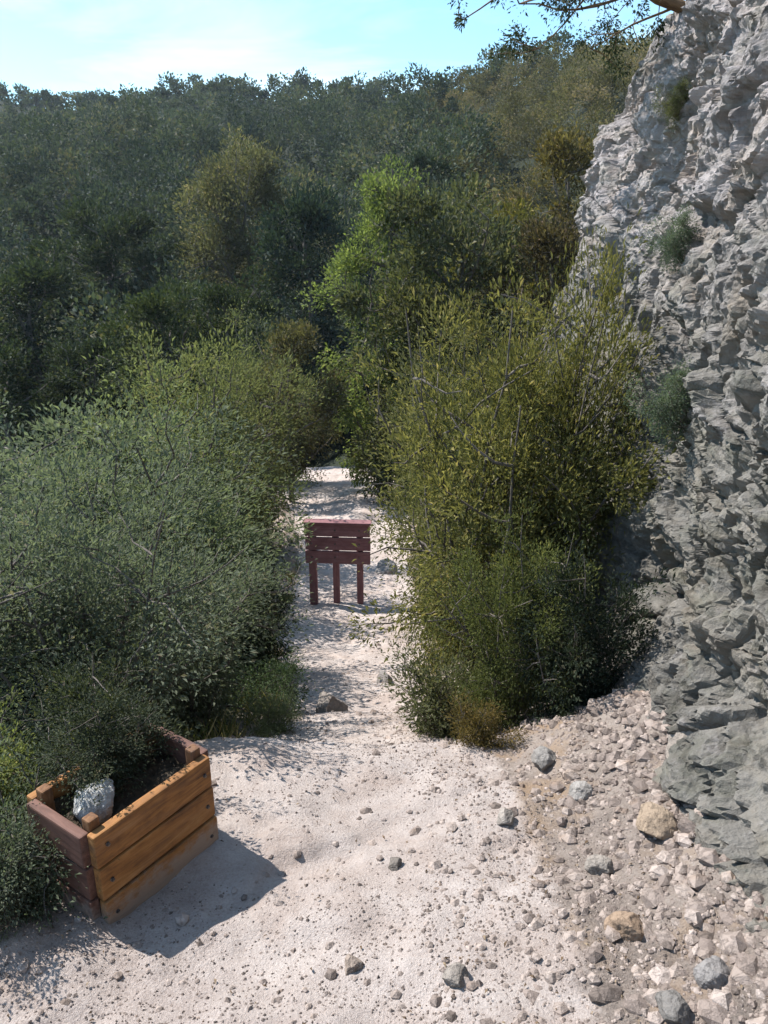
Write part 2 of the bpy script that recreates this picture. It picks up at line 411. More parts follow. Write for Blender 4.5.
base_z = zt(smooth_toe[:, 0], smooth_toe[:, 1], False) - 0.5
tz = cliff_top(smooth_toe[:, 1]) + fbm(np.stack([smooth_toe[:, 0], smooth_toe[:, 1], 0 * sa], 1) * 1.4, 4, 0.55, 40) * 0.22
HH = hh[:, None]
Zc = base_z[None, :] * (1 - HH) + tz[None, :] * HH
lean = (0.34 * HH + 0.62 * HH ** 1.7) * (0.75 + 0.35 * sstep(3, 8, smooth_toe[:, 1]))[None, :] + 0.15 * sstep(0.9, 1.0, HH) - 0.22 * (1 - sstep(0.0, 0.25, HH))
Xc = smooth_toe[:, 0][None, :] - nrm2[:, 0][None, :] * lean
Yc = smooth_toe[:, 1][None, :] - nrm2[:, 1][None, :] * lean
P = np.stack([Xc.ravel(), Yc.ravel(), Zc.ravel()], 1)
wp = P + np.stack([fbm(P * 0.9, 4, .5, 50), fbm(P * 0.9, 4, .5, 51), fbm(P * 0.9, 4, .5, 52)], 1) * 0.30
tilt = np.stack([wp[:, 0], wp[:, 1] + 0.35 * wp[:, 2], wp[:, 2] - 0.25 * wp[:, 1]], 1)       # bedding planes dip along the face
f1, f2, cid = worley(tilt * np.array([0.9, 0.8, 1.5]), 60)
g1, g2, cid2 = worley(tilt * np.array([3.0, 2.3, 4.4]) + fbm(P * 3, 3, .5, 63)[:, None] * 0.35, 61)
k1, k2, cid3 = worley(tilt * np.array([9, 7.5, 13]) + fbm(P * 9, 3, .5, 64)[:, None] * 0.4, 62)
rough = sstep(-0.35, 0.45, fbm(P * 0.8, 3, 0.5, 66) + 0.35 * (P[:, 2] - 1.2))     # broken rock higher up, worn smoother below
disp = fbm(P * 0.55, 4, 0.5, 55) * 0.12
disp += (cid - 0.5) * 0.13 * sstep(0, 0.10, f2 - f1) - 0.05 * (1 - sstep(0, 0.05, f2 - f1))
disp += ((cid2 - 0.5) * 0.075 * sstep(0, 0.16, g2 - g1) - 0.03 * (1 - sstep(0, 0.05, g2 - g1))) * (0.6 + 0.5 * rough)
disp += (cid3 - 0.5) * 0.026 * sstep(0, 0.12, k2 - k1) * (0.7 + 0.4 * rough)
j1, j2, jid = worley(np.stack([wp[:, 0] * 1.2, wp[:, 1] * 1.5 + wp[:, 2] * 0.25, wp[:, 2] * 0.38], 1), 75)
disp += (jid - 0.5) * 0.06 * sstep(0, 0.06, j2 - j1) - 0.07 * (1 - sstep(0, 0.035, j2 - j1))     # tall joints
strat = fbm(np.stack([tilt[:, 0] * .3, tilt[:, 1] * .5, tilt[:, 2] * 7], 1), 4, 0.6, 67)
strat2 = fbm(np.stack([tilt[:, 0] * .4, tilt[:, 1] * .6, tilt[:, 2] * 2.6], 1), 3, 0.5, 68)
disp += strat * 0.028 + (np.floor(strat2 * 4) / 4) * 0.07
disp += fbm(P * 5, 5, 0.62, 57) * 0.03 + fbm(P * 45, 3, 0.6, 58) * 0.004
NN = np.stack([np.tile(nrm2[:, 0], nR), np.tile(nrm2[:, 1], nR), np.full(nR * nC, 0.15)], 1)
fade = np.repeat(1 - 0.6 * sstep(0.93, 1.0, hh), nC)
P = P + NN * (disp * fade)[:, None]
P[:, 2] += (cid2 - 0.5) * 0.03
rows = [P.reshape(nR, nC, 3)]
top = rows[0][-1]
for f in (0.03, 0.08, 0.2, 0.5, 1.0):
    tgt = np.stack([np.full(nC, 22.0), np.minimum(top[:, 1] * 0.85, 10), top[:, 2] + 5.0], 1)
    q = top * (1 - f) + tgt * f
    q[:, 2] += fbm(q * 0.9, 3, 0.5, 70) * 0.15
    rows.append(q[None])
PC = np.concatenate(rows, 0)
nR2 = PC.shape[0]
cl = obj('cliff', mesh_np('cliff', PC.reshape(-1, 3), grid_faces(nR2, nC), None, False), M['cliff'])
tag(cl, kind='structure')
CLF = rows[0]            # (rows, cols, 3) of the face

# ------------------------------------------------------------------ plants
def tubes(paths, sides=5):
    V, F, n = [], [], 0
    for pts, rad in paths:
        pts = np.asarray(pts, float); k = len(pts)
        t = unit(np.gradient(pts, axis=0))
        ref = np.array([0.31, 0.17, 0.93]) if abs(t[0][2]) < 0.8 else np.array([0.93, 0.3, 0.1])
        a = unit(np.cross(t, ref)); b = np.cross(t, a)
        ang = np.arange(sides) * 2 * math.pi / sides
        ring = pts[:, None, :] + np.asarray(rad)[:, None, None] * (np.cos(ang)[None, :, None] * a[:, None, :] + np.sin(ang)[None, :, None] * b[:, None, :])
        V.append(ring.reshape(-1, 3))
        for i in range(k - 1):
            for j in range(sides):
                j2 = (j + 1) % sides
                F.append((n + i * sides + j, n + i * sides + j2, n + (i + 1) * sides + j2, n + (i + 1) * sides + j))
        n += k * sides
    return np.concatenate(V), np.array(F)

def branch(rg, p0, d0, length, r0, r1, k=7, wob=0.16, up=0.1):
    pts = [np.array(p0, float)]; d = unit(np.array(d0, float))
    for _ in range(k - 1):
        d = unit(d + rg.normal(0, wob, 3) + np.array([0, 0, up]))
        pts.append(pts[-1] + d * length / (k - 1))
    return np.array(pts), np.linspace(r0, r1, k)

def leaf_np(C, D, Nn, L, W, tint, bend=0.15):
    D = unit(D); S = unit(np.cross(D, Nn)); U = np.cross(S, D)
    n = len(C)
    L = L[:, None]; W = W[:, None]
    V = np.stack([C, C + D * L * 0.45 + S * W * 0.5 + U * L * bend, C + D * L, C + D * L * 0.45 - S * W * 0.5 + U * L * bend], 1).reshape(-1, 3)
    F = np.arange(n * 4).reshape(n, 4)
    return V, F, np.repeat(tint, 4)

def foliage(rg, tips, n, clump, L, aspect, centre, flat=0.8, shell=0.5, tint_noise=1.2):
    """n leaves gathered in uneven clumps round the twig tips"""
    tips = np.asarray(tips)
    wts = rg.gamma(1.3, 1.0, len(tips)); wts /= wts.sum()
    idx = rg.choice(len(tips), n, p=wts)
    cr = clump * rg.uniform(0.55, 1.25, len(tips))
    d = unit(rg.normal(0, 1, (n, 3)))
    rad = cr[idx] * np.maximum(rg.uniform(0, 1, n) ** 0.5, shell * rg.uniform(0, 1, n))
    off = d * rad[:, None]; off[:, 2] *= flat
    C = tips[idx] + off
    out = unit(C - np.asarray(centre))
    D = unit(d * 0.6 + out * 0.7 + rg.normal(0, 0.45, (n, 3)))
    Nn = unit(np.array([0, 0, 1.0]) + rg.normal(0, 0.55, (n, 3)) + out * 0.5)
    ln = L * rg.uniform(0.5, 1.5, n)
    tint = np.clip(0.45 + 0.22 * rg.normal(0, 1, n) + 0.25 * fbm(C * tint_noise, 2, .5, 33) + rg.normal(0, 0.08, len(tips))[idx], 0, 1)
    return leaf_np(C, D, Nn, ln, ln * aspect, tint)

def centred(paths, tips):
    """shear the plant so that its crown stands over its foot"""
    m = np.mean(tips, 0); k = m[:2] / max(m[2], 0.1)
    def f(p):
        p = np.array(p, float); p[..., :2] -= k * np.maximum(p[..., 2:3], 0); return p
    return [(f(a), r) for a, r in paths], [f(t) for t in tips]

def make_shrub(rg, name, h, spread, nstem, nleaf, L, aspect, leafm, barkm, clump, flat=0.85):
    paths, tips = [], []
    for s in range(nstem):
        a = rg.uniform(0, 2 * math.pi); out = rg.uniform(0.15, 1.0) * spread / h
        d0 = np.array([math.cos(a) * out, math.sin(a) * out, 1.0])
        p0 = np.array([math.cos(a), math.sin(a), 0]) * rg.uniform(0.0, 0.10) * spread
        p0[2] = -0.12
        ln = h * rg.uniform(0.6, 1.0)
        st = branch(rg, p0, d0, ln, 0.009 * h, 0.0022 * h, 8, 0.13, 0.06); paths.append(st)
        for q in range(13):
            f = rg.uniform(0.10, 0.99); i = int(f * 7)
            a2 = rg.uniform(0, 2 * math.pi)
            dd = np.array([math.cos(a2), math.sin(a2), rg.uniform(-0.15, 0.8)])
            br = branch(rg, st[0][i], dd, h * rg.uniform(0.14, 0.34), 0.0038 * h, 0.0012 * h, 5, 0.25, 0.1)
            paths.append(br); tips += [br[0][-1], br[0][-2], br[0][2]]
        tips += [st[0][-2], st[0][-3], st[0][-1]]
        tips.append(st[0][-1])
    paths, tips = centred(paths, tips)
    V, F = tubes(paths, 5)
    wood = mesh_np(name + '_stem', V, F, None, True); wood.materials.append(barkm)
    V, F, t = foliage(rg, tips, nleaf, clump, L, aspect, (0, 0, h * 0.35), flat)
    fol = mesh_np(name + '_foliage', V, F, {'tint': t}); fol.materials.append(leafm)
    return wood, fol, ('stem', 'foliage')

def make_tree(rg, name, h, spread, nlimb, nleaf, L, aspect, leafm, barkm, clump, low=0.25, flat=0.75, r0=0.02, shape=1.0):
    paths, tips = [], []
    tr = branch(rg, (0, 0, -0.3), (rg.normal(0, .06), rg.normal(0, .06), 1), h * 0.92, r0 * h, 0.004 * h, 12, 0.06, 0.05); paths.append(tr)
    for s in range(nlimb):
        f = low + (1 - low) * (s + rg.uniform(0, 1)) / nlimb; i = min(int(f * 11), 10)
        a = s * 2.4 + rg.uniform(-0.5, 0.5)
        prof = math.sin(math.pi * (0.18 + 0.78 * (f - low) / (1 - low))) ** shape
        ln = spread * (0.35 + 0.65 * prof) * rg.uniform(0.7, 1.15)
        lb = branch(rg, tr[0][i], (math.cos(a), math.sin(a), rg.uniform(0.1, 0.7)), ln, 0.006 * h, 0.002 * h, 7, 0.15, 0.06); paths.append(lb)
        tips += [lb[0][-1], lb[0][-3]]
        for q in range(5):
            j = rg.randint(2, 7); dd = unit(rg.normal(0, 1, 3) + np.array([0, 0, 0.35]))
            tw = branch(rg, lb[0][j], dd, ln * rg.uniform(0.25, 0.55), 0.0025 * h, 0.001 * h, 4, 0.2, 0.05); paths.append(tw)
            tips += [tw[0][-1], tw[0][-2]]
    tips.append(tr[0][-1])
    paths, tips = centred(paths, tips)
    V, F = tubes(paths, 6)
    wood = mesh_np(name + '_trunk', V, F, None, True); wood.materials.append(barkm)
    V, F, t = foliage(rg, tips, nleaf, clump, L, aspect, (0, 0, h * 0.5), flat, tint_noise=0.5)
    fol = mesh_np(name + '_crown', V, F, {'tint': t}); fol.materials.append(leafm)
    return wood, fol, ('trunk', 'crown')

rg = np.random.RandomState(11)
PROTO = {
    'sage': [make_shrub(rg, 'sage%d' % i, 1.6, 1.0, 11, 34000, 0.024, 0.42, M['sage'], M['bark'], 0.17) for i in range(2)],
    'sage_low': [make_shrub(rg, 'sage_low', 0.8, 0.6, 9, 11000, 0.022, 0.42, M['sage'], M['bark'], 0.11)],
    'yellow': [make_shrub(rg, 'yellow%d' % i, 2.0, 0.9, 11, 34000, 0.030, 0.36, M['yellow'], M['bark'], 0.17) for i in range(2)],
    'yellow_low': [make_shrub(rg, 'yellow_low', 0.8, 0.55, 8, 7000, 0.032, 0.36, M['yellow'], M['bark'], 0.12)],
    'darkshrub': [make_shrub(rg, 'darkshrub', 1.6, 1.0, 8, 17000, 0.036, 0.42, M['dark'], M['bark'], 0.16)],
    'dark_tree': [make_tree(rg, 'dark_tree%d' % i, 8, 2.6, 16, 17000, 0.13, 0.55, M['dark'], M['bark'], 0.55) for i in range(2)],
    'scrub_tree': [make_tree(rg, 'scrub_tree%d' % i, 5, 2.2, 14, 14000, 0.10, 0.5, M['scrub'], M['bark'], 0.48, low=0.1) for i in range(2)],
    'lime_tree': [make_tree(rg, 'lime_tree', 8, 1.55, 24, 30000, 0.08, 0.55, M['lime'], M['bark'], 0.46, low=0.06)],
    'brown_tree': [make_tree(rg, 'brown_tree', 12, 4.2, 26, 38000, 0.15, 0.55, M['scrub'], M['bark'], 1.0, low=0.3, shape=0.7)],
    'sparse_tree': [make_tree(rg, 'sparse_tree', 4.2, 2.3, 18, 16000, 0.06, 0.42, M['dark'], M['bark_brown'], 0.22, low=0.15, r0=0.026)],
}
NAMES = {'sage': ('grey_green_shrub', 'shrub'), 'sage_low': ('grey_green_shrub', 'shrub'), 'yellow': ('yellow_green_shrub', 'shrub'), 'yellow_low': ('yellow_green_shrub', 'shrub'),
         'darkshrub': ('dark_shrub', 'shrub'), 'dark_tree': ('dark_tree', 'tree'), 'scrub_tree': ('olive_tree', 'tree'),
         'lime_tree': ('lime_green_tree', 'tree'), 'brown_tree': ('brown_crowned_tree', 'tree'), 'sparse_tree': ('sparse_tree', 'tree')}
def measure(me):
    c = np.empty(len(me.vertices) * 3, np.float32); me.vertices.foreach_get('co', c); c = c.reshape(-1, 3)
    return float(np.percentile(c[:, 2], 99.5)), float(np.percentile(np.abs(c[:, :2]), 97))
PH = {(k, i): measure(p[1]) for k, v in PROTO.items() for i, p in enumerate(v)}
print({k: (round(a, 2), round(b, 2)) for k, (a, b) in PH.items()})
FIRST = {}
def plant(kind, upx, y, vtop, label, group=None, var=0, wide=1.0, rz=None, tint=(1, 1, 1), z=None, x=None):
    x = x_at(upx, y) if x is None else x
    zz = z1(x, y) if z is None else z
    h = max(top_z(vtop, y) - zz, 0.25); key = (kind, var % len(PROTO[kind])); s = h / PH[key][0]
    pr = PROTO[kind][key[1]]
    nm, cat = NAMES[kind]
    if key not in FIRST:
        t = thing(nm, label, cat)
        for me, pn in zip(pr[:2], pr[2]):
            o = bpy.data.objects.new(pn, me); col.objects.link(o); o.parent = t
        FIRST[key] = t
    else:
        t = copy_tree(FIRST[key])
        if 'group' in t: del t['group']
    t.location = (x, y, zz - 0.02); t.scale = (s * wide, s * wide, s)
    t.rotation_euler = (0, 0, random.uniform(0, 6.28) if rz is None else rz)
    tag(t, label, cat, group)
    for ch in [o for o in bpy.data.objects if o.parent == t]: ch.color = (*tint, 1)
    return t

GL = 'grey-green shrubs on the left of the trail'
plant('sage', 95, 3.3, 500, 'large grey-green shrub directly behind the wooden planter', GL, 0, 1.0)
plant('sage', 172, 4.3, 470, 'tall grey-green shrub between the wooden planter and the trail bend', GL, 1, 0.95)
plant('sage', -10, 3.4, 500, 'grey-green shrub cut by the left edge of the frame', GL, 1, 1.1)
plant('sage', 40, 5.6, 440, 'broad grey-green shrub behind the frame-edge shrub on the left', GL, 0, 1.15)
plant('sage', 150, 6.4, 405, 'rounded grey-green shrub in the second row above the planter', GL, 1, 1.1, tint=(1.08, 1.1, .9))
plant('sage', 140, 7.6, 470, 'greyest shrub of the second row, right of the rounded one', GL, 0, 0.85, tint=(.95, .86, .86))
plant('sage', 100, 9.0, 395, 'pale shrub in the third row on the left slope', GL, 0, 1.2)
plant('sage', 165, 10.2, 362, 'tall pale green shrub on the shoulder above the trail', GL, 1, 1.0, tint=(1.15, 1.12, .75))
plant('sage', 215, 13.0, 335, 'olive shrub closest to the bright sand patch on the left', GL, 0, 0.8, tint=(1.2, 1.1, .7))
plant('sage', 10, 9.5, 440, 'low grey-green shrub at the far left of the slope', GL, 1, 1.2)
plant('sage', 272, 20.5, 318, 'highest olive shrub at the end of the left shoulder', GL, 1, 0.8, tint=(1.1, 1.05, .7))
plant('sage_low', 268, 5.0, 655, 'small dark green bush on the left edge of the lower trail', None, 0, 1.2, tint=(.6, .75, .5))
plant('sage_low', 275, 4.0, 715, 'small pale bush at the lip where the trail drops', None, 0, 1.1, tint=(1.15, 1.2, .9))
plant('sage_low', 20, 2.35, 705, 'yellowish low bush left of the wooden planter', None, 0, 1.0, tint=(1.3, 1.25, .6))
plant('sage_low', -5, 1.8, 820, 'small green bush at the left frame edge in front of the planter', None, 0, 1.0)
plant('darkshrub', 112, 2.36, 655, 'dark twiggy bush tight against the planter back', None, 0, .9, tint=(1.3, 1.15, 1.2))
plant('darkshrub', 250, 6.6, 560, 'dark low bush in the gap beside the trail', None, 0, .8)

GR = 'yellow-green shrubs between the trail and the cliff'
plant('yellow', 488, 4.7, 310, 'tall yellow-green shrub overhanging the trail on the right', GR, 0, 0.75, tint=(1.12, 1.08, .9))
plant('yellow', 545, 4.9, 258, 'tallest yellow-green shrub against the cliff face', GR, 1, 0.5, tint=(1.12, 1.08, .9))
plant('yellow', 508, 3.65, 520, 'darker green shrub at the foot of the tall yellow-green pair', GR, 0, 0.75, tint=(.75, .85, .7))
plant('darkshrub', 575, 3.4, 560, 'dark shaded bush at the cliff foot', None, 0, 0.75, tint=(.7, .7, .75))
plant('yellow', 452, 6.9, 400, 'slim olive shrub leaning over the lower trail', GR, 1, 0.55, tint=(.9, .95, .9))
plant('yellow', 462, 9.2, 330, 'pale olive shrub behind the slim leaning shrub', GR, 0, 0.75, tint=(.9, .9, 1.0))
plant('yellow', 520, 8.3, 300, 'bushy olive shrub half hidden by the tallest shrub', GR, 1, 0.8, tint=(1.0, .95, .8))
plant('yellow_low', 440, 3.9, 655, 'small grey-green bush spilling on the right trail edge', None, 0, 1.0, tint=(.8, .85, 1.0))
plant('yellow_low', 478, 3.1, 715, 'small brownish bush at the right lip of the trail', None, 0, 1.0, tint=(1.0, .75, .6))
plant('yellow', 440, 15.5, 350, 'dark-centred olive shrub where the trail disappears', GR, 0, 0.7, tint=(.6, .65, .6))

plant('lime_tree', 382, 19, 172, 'bright lime-green tree in the middle of the valley view', None, 0, 0.82, tint=(1.0, 0.92, 1.35))
plant('brown_tree', 258, 46, 145, 'tall brown-crowned tree standing out of the dark hillside', None, 0, 0.9, tint=(1.2, 1.25, 1.35))
plant('scrub_tree', 452, 18, 185, 'grey-olive tree just right of the lime-green tree', None, 0, 0.8, tint=(.95, 1.1, 1.15))
plant('scrub_tree', 292, 18, 322, 'small olive tree in front of the lime-green tree', None, 1, 0.8)
plant('scrub_tree', 425, 17, 285, 'bushy olive tree below the lime-green tree', None, 1, 0.9, tint=(.85, .95, .8))
plant('scrub_tree', 505, 21, 205, 'rounded olive tree on the right slope beneath the ridge', None, 0, 0.9, tint=(1.15, 1.15, .7))
plant('scrub_tree', 560, 26, 130, 'brownish tree high on the right slope beside the cliff edge', None, 1, 0.9, tint=(1.15, 1.0, .8))
plant('scrub_tree', 545, 17, 220, 'dark brown bush-like tree touching the bright cliff edge', None, 1, 0.9, tint=(.75, .65, .7))
GD = 'dark trees at the bottom of the left slope'
plant('dark_tree', 25, 24, 345, 'dark tree at the left frame edge below the hillside', GD, 0, 1.1)
plant('dark_tree', 110, 25, 330, 'dark bushy tree just above the pale shrubs on the left', GD, 1, 1.1)
plant('dark_tree', 175, 29, 285, 'mid-green tree in front of the brown-crowned tree', GD, 0, 1.1, tint=(1.4, 1.35, 1.1))
plant('dark_tree', 235, 27, 275, 'dark green tree left of the small olive tree', GD, 1, 0.9, tint=(1.1, 1.1, 1.0))
plant('dark_tree', 60, 36, 250, 'broad dark tree on the lower left hillside', GD, 1, 1.2)
plant('dark_tree', 310, 38, 190, 'bluish dark tree between the brown-crowned and lime-green trees', GD, 0, 0.9, tint=(.8, .9, 1.2))
plant('dark_tree', 420, 60, 145, 'dark conical tree above the lime-green tree', GD, 1, 0.8, tint=(.85, .95, .85))
plant('dark_tree', 130, 44, 205, 'dark tree in the middle of the left hillside', GD, 0, 1.1)

# tree on the cliff top, its boughs reaching over the sky
ct = plant('sparse_tree', 0, 7.3, 0, 'thin-leaved tree leaning from the cliff top against the sky', None, 0, 1.0, rz=2.2, z=3.25, x=2.55)
ct.scale = (0.5, 0.5, 0.5); ct.rotation_euler = (R(8), R(-62), 0.0)

# ------------------------------------------------------------------ far wood and scrub as masses
def crown_mass(rg, pts, hts, rads, nls, Ls):
    Vs, Fs, Ts, n = [], [], [], 0
    for (x, y, z), h, r, nl, L in zip(pts, hts, rads, nls, Ls):
        nc = rg.randint(9, 16)
        a = rg.uniform(0, 6.28, nc); rr = r * rg.uniform(0.1, 0.85, nc); hz = rg.uniform(0.15, 1, nc)
        cs = np.stack([x + np.cos(a) * rr * (1.1 - 0.65 * hz), y + np.sin(a) * rr * (1.1 - 0.65 * hz), z + h * (0.2 + 0.72 * hz)], 1)
        V, F, t = foliage(rg, cs, nl, r * 0.42, L, 0.6, (x, y, z + h * 0.4), 0.8, 0.9, 0.3)
        t = np.clip(t + rg.normal(0.03, 0.24), 0, 1)
        Vs.append(V); Fs.append(F + n); Ts.append(t); n += len(V)
    return np.concatenate(Vs), np.concatenate(Fs), np.concatenate(Ts)

rg = np.random.RandomState(5)
def scatter(n, y0, y1, fx, gap, power=1.6):
    pts = []
    tries = 0
    while len(pts) < n and tries < n * 60:
        tries += 1
        y = y0 + (y1 - y0) * rg.uniform() ** power
        x = rg.uniform(-fx(y)[0], fx(y)[1])
        gg = gap * (0.7 + y / 120)
        if all((x - p[0]) ** 2 + (y - p[1]) ** 2 > gg * gg for p in pts): pts.append((x, y))
    return np.array(pts)
wpts = scatter(1250, 32, 235, lambda y: (0.6 * y + 8, 0.56 * y + 6), 1.9, 1.1)
keep = ~((wpts[:, 0] > -2) & (wpts[:, 1] < 45))
keep &= ~((wpts[:, 0] > 3.5 + 0.05 * wpts[:, 1]) & (wpts[:, 1] < 120))
wpts = wpts[keep]
wz = zt(wpts[:, 0], wpts[:, 1], False)
hts = rg.uniform(4.5, 10.0, len(wpts)) * (1 - 0.42 * sstep(90, 190, wpts[:, 1])) * (1 - 0.2 * (wpts[:, 0] > 5)); rads = hts * rg.uniform(0.38, 0.6, len(wpts)) * (1 + 0.5 * sstep(90, 190, wpts[:, 1]))
nls = np.clip((75000 / wpts[:, 1]), 450, 1600).astype(int); Ls = 0.16 + wpts[:, 1] * 0.0022
V, F, t = crown_mass(rg, np.column_stack([wpts, wz - 0.3]), hts, rads, nls, Ls)
wd = obj('woodland', mesh_np('woodland', V, F, {'tint': t}), M['wood_far'])
tag(wd, 'dense dark wood covering the far hillside up to the skyline', 'woodland', kind='stuff')

spts = scatter(640, 15, 135, lambda y: (-0.03 * y, 0.5 * y + 6), 1.3, 1.4)
spts = spts[(spts[:, 0] > path_x(spts[:, 1]) + 1.3)]
sz = zt(spts[:, 0], spts[:, 1], False)
hts = rg.uniform(1.3, 3.0, len(spts)) * (1 + 0.9 * sstep(25, 70, spts[:, 1])); rads = hts * rg.uniform(0.5, 0.75, len(spts))
nls = np.clip(52000 / spts[:, 1], 600, 2200).astype(int); Ls = 0.075 + spts[:, 1] * 0.0016
V, F, t = crown_mass(rg, np.column_stack([spts, sz - 0.15]), hts, rads, nls, Ls)
sb = obj('scrub', mesh_np('scrub', V, F, {'tint': t}), M['scrub'])
tag(sb, 'brown and olive scrub covering the right-hand hillside', 'scrub', kind='stuff')

lp = scatter(150, 5.0, 30, lambda y: (0.7 * y + 3, -0.5), 0.55, 1.2)
lp = lp[lp[:, 0] < path_x(lp[:, 1]) - path_w(lp[:, 1]) - 0.7]
lz = zt(lp[:, 0], lp[:, 1], False)
hts = rg.uniform(0.5, 1.1, len(lp)) * (1 + lp[:, 1] / 20); rads = hts * rg.uniform(0.6, 0.8, len(lp))
nls = np.clip(14000 / lp[:, 1], 700, 2200).astype(int); Ls = 0.03 + lp[:, 1] * 0.0022
V, F, t = crown_mass(rg, np.column_stack([lp, lz - 0.1]), hts, rads, nls, Ls)
ul = obj('undergrowth', mesh_np('undergrowth', V, F, {'tint': t}), M['sage'])
tag(ul, 'low grey-green undergrowth filling the slope between the left shrubs', 'undergrowth', kind='stuff')

# ------------------------------------------------------------------ grass, gravel, litter
def grass():
    C, D, L = [], [], []
    spots = []
    for _ in range(230):
        y = rg.uniform(1.2, 14); side = rg.choice([-1, 1])
        if side > 0 and y < 3.3: continue
        w = float(path_w(y))
        e = 1.05 if (y < 3 and side < 0) else w
        spots.append((float(path_x(y)) + side * (e + abs(rg.normal(0.05, 0.22))), y))
    for (x, y) in spots:
        z = z1(x, y); k = rg.randint(18, 50)
        hgt = rg.uniform(0.07, 0.22)
        a = rg.uniform(0, 6.28, k); o = rg.normal(0, 0.03, (k, 2))
        C.append(np.column_stack([x + o[:, 0], y + o[:, 1], np.full(k, z - 0.01)]))
        D.append(np.column_stack([np.cos(a) * 0.5, np.sin(a) * 0.5, np.ones(k)]) + rg.normal(0, .15, (k, 3)))
        L.append(hgt * rg.uniform(0.5, 1.2, k))
    C, D, L = np.concatenate(C), np.concatenate(D), np.concatenate(L)
    V, F, t = leaf_np(C, D, unit(rg.normal(0, 1, C.shape) + np.array([0, .5, 0])), L, 0.005 + L * 0.02, rg.uniform(0, 1, len(C)), 0.08)
    o = obj('grass', mesh_np('grass', V, F, {'tint': t}), M['grass'])
    tag(o, 'dry grass tufts along both edges of the trail', 'grass', kind='stuff')
grass()

def ico():
    import bmesh
    bm = bmesh.new(); bmesh.ops.create_icosphere(bm, subdivisions=1, radius=1.0)
    V = np.array([v.co[:] for v in bm.verts]); F = np.array([[v.index for v in f.verts] for f in bm.faces]); bm.free()
    return V, F
IV, IF = ico()
def stone_verts(rg, seed, r):
    V = IV * np.array([r * rg.uniform(.8, 1.3), r * rg.uniform(.7, 1.1), r * rg.uniform(.45, .8)])
    for _ in range(7):
        n = unit(rg.normal(0, 1, 3)); d = r * rg.uniform(0.45, 0.8)
        s = V @ n; V = V - np.outer(np.maximum(s - d, 0), n)
    a = rg.uniform(0, 6.28); c, s = math.cos(a), math.sin(a)
    return V @ np.array([[c, s, 0], [-s, c, 0], [0, 0, 1]])
protos = [stone_verts(rg, i, 1.0) for i in range(24)]
def gravel():
    items = []
    for _ in range(9000):
        y = 1.0 + 11 * rg.uniform() ** 2.2
        w = float(path_w(y)); px = float(path_x(y))
        x = px + rg.uniform(-1, 1) * w * 1.15 if rg.uniform() < 0.45 else px + w * (0.25 + rg.uniform() * 1.3)
        items.append((x, y, min(0.0036 * math.exp(abs(rg.normal(0, 0.8))), 0.03) * (1 + max(0, x - px) * 0.5), 0.55))
    for _ in range(4200):            # scree banked against the foot of the cliff
        y = rg.uniform(1.0, 3.6); xt = float(np.interp(y, toe[:, 1], toe[:, 0]))
        x = xt - abs(rg.normal(0, 0.30))
        if x < 0.45: continue
        items.append((x, y, min(0.009 * math.exp(rg.normal(0, 0.75)), 0.05), 0.40))
    items = [t for t in items if t[0] < np.interp(t[1], toe[:, 1], toe[:, 0]) + 0.05]
    A = np.array(items); zs = zt(A[:, 0], A[:, 1]); toez = np.interp(A[:, 1], toe[:, 1], toe[:, 0])
    Vs, Fs, Sh, n = [], [], [], 0
    for (x, y, r, m), z in zip(items, zs):
        V = protos[rg.randint(24)] * r + np.array([x, y, z - r * rg.uniform(-0.15, 0.25)])
        Vs.append(V); Fs.append(IF + n); n += len(V); Sh.append(np.full(len(V), np.clip(rg.normal(m, 0.22), 0, 1)))
    # grit: thousands of grains a few millimetres across
    k = 26000
    y = 0.95 + 4.2 * rg.uniform(0, 1, k) ** 1.8; x = path_x(y) + rg.uniform(-1.15, 1.25, k)
    ok = x < np.interp(y, toe[:, 1], toe[:, 0]); x, y = x[ok], y[ok]; k = len(x)
    keep = fbm(np.stack([x * 1.8, y * 1.8, 0 * x], 1), 3, .6, 90) + rg.uniform(-0.5, 0.7, k) > 0; x, y = x[keep], y[keep]; k = len(x)
    z = zt(x, y); r = 0.0022 * np.exp(np.abs(rg.normal(0, 0.5, k)))
    oct_ = np.array([[1, 0, 0], [0, 1, 0], [-1, 0, 0], [0, -1, 0], [0, 0, .8], [0, 0, -.8]], float)
    of = np.array([[0, 1, 4], [1, 2, 4], [2, 3, 4], [3, 0, 4], [1, 0, 5], [2, 1, 5], [3, 2, 5], [0, 3, 5]])
    jit = rg.uniform(0.6, 1.4, (k, 6, 3)); a = rg.uniform(0, 6.28, k)
    G = oct_[None] * jit * r[:, None, None]
    gx_ = G[..., 0] * np.cos(a)[:, None] - G[..., 1] * np.sin(a)[:, None]; gy_ = G[..., 0] * np.sin(a)[:, None] + G[..., 1] * np.cos(a)[:, None]
    G = np.stack([gx_ + x[:, None], gy_ + y[:, None], G[..., 2] + z[:, None] + 0.0005], 2)
    Vs.append(G.reshape(-1, 3)); Fs.append((of[None] + (np.arange(k) * 6)[:, None, None] + n).reshape(-1, 3)); Sh.append(np.repeat(np.clip(rg.normal(0.42, 0.3, k), 0, 1), 6))
    o = obj('gravel', mesh_np('gravel', np.concatenate(Vs), np.concatenate(Fs), {'shade': np.concatenate(Sh)}), M['gravel'])
    tag(o, 'pale gravel and pebbles strewn over the trail surface', 'gravel', kind='stuff')
gravel()

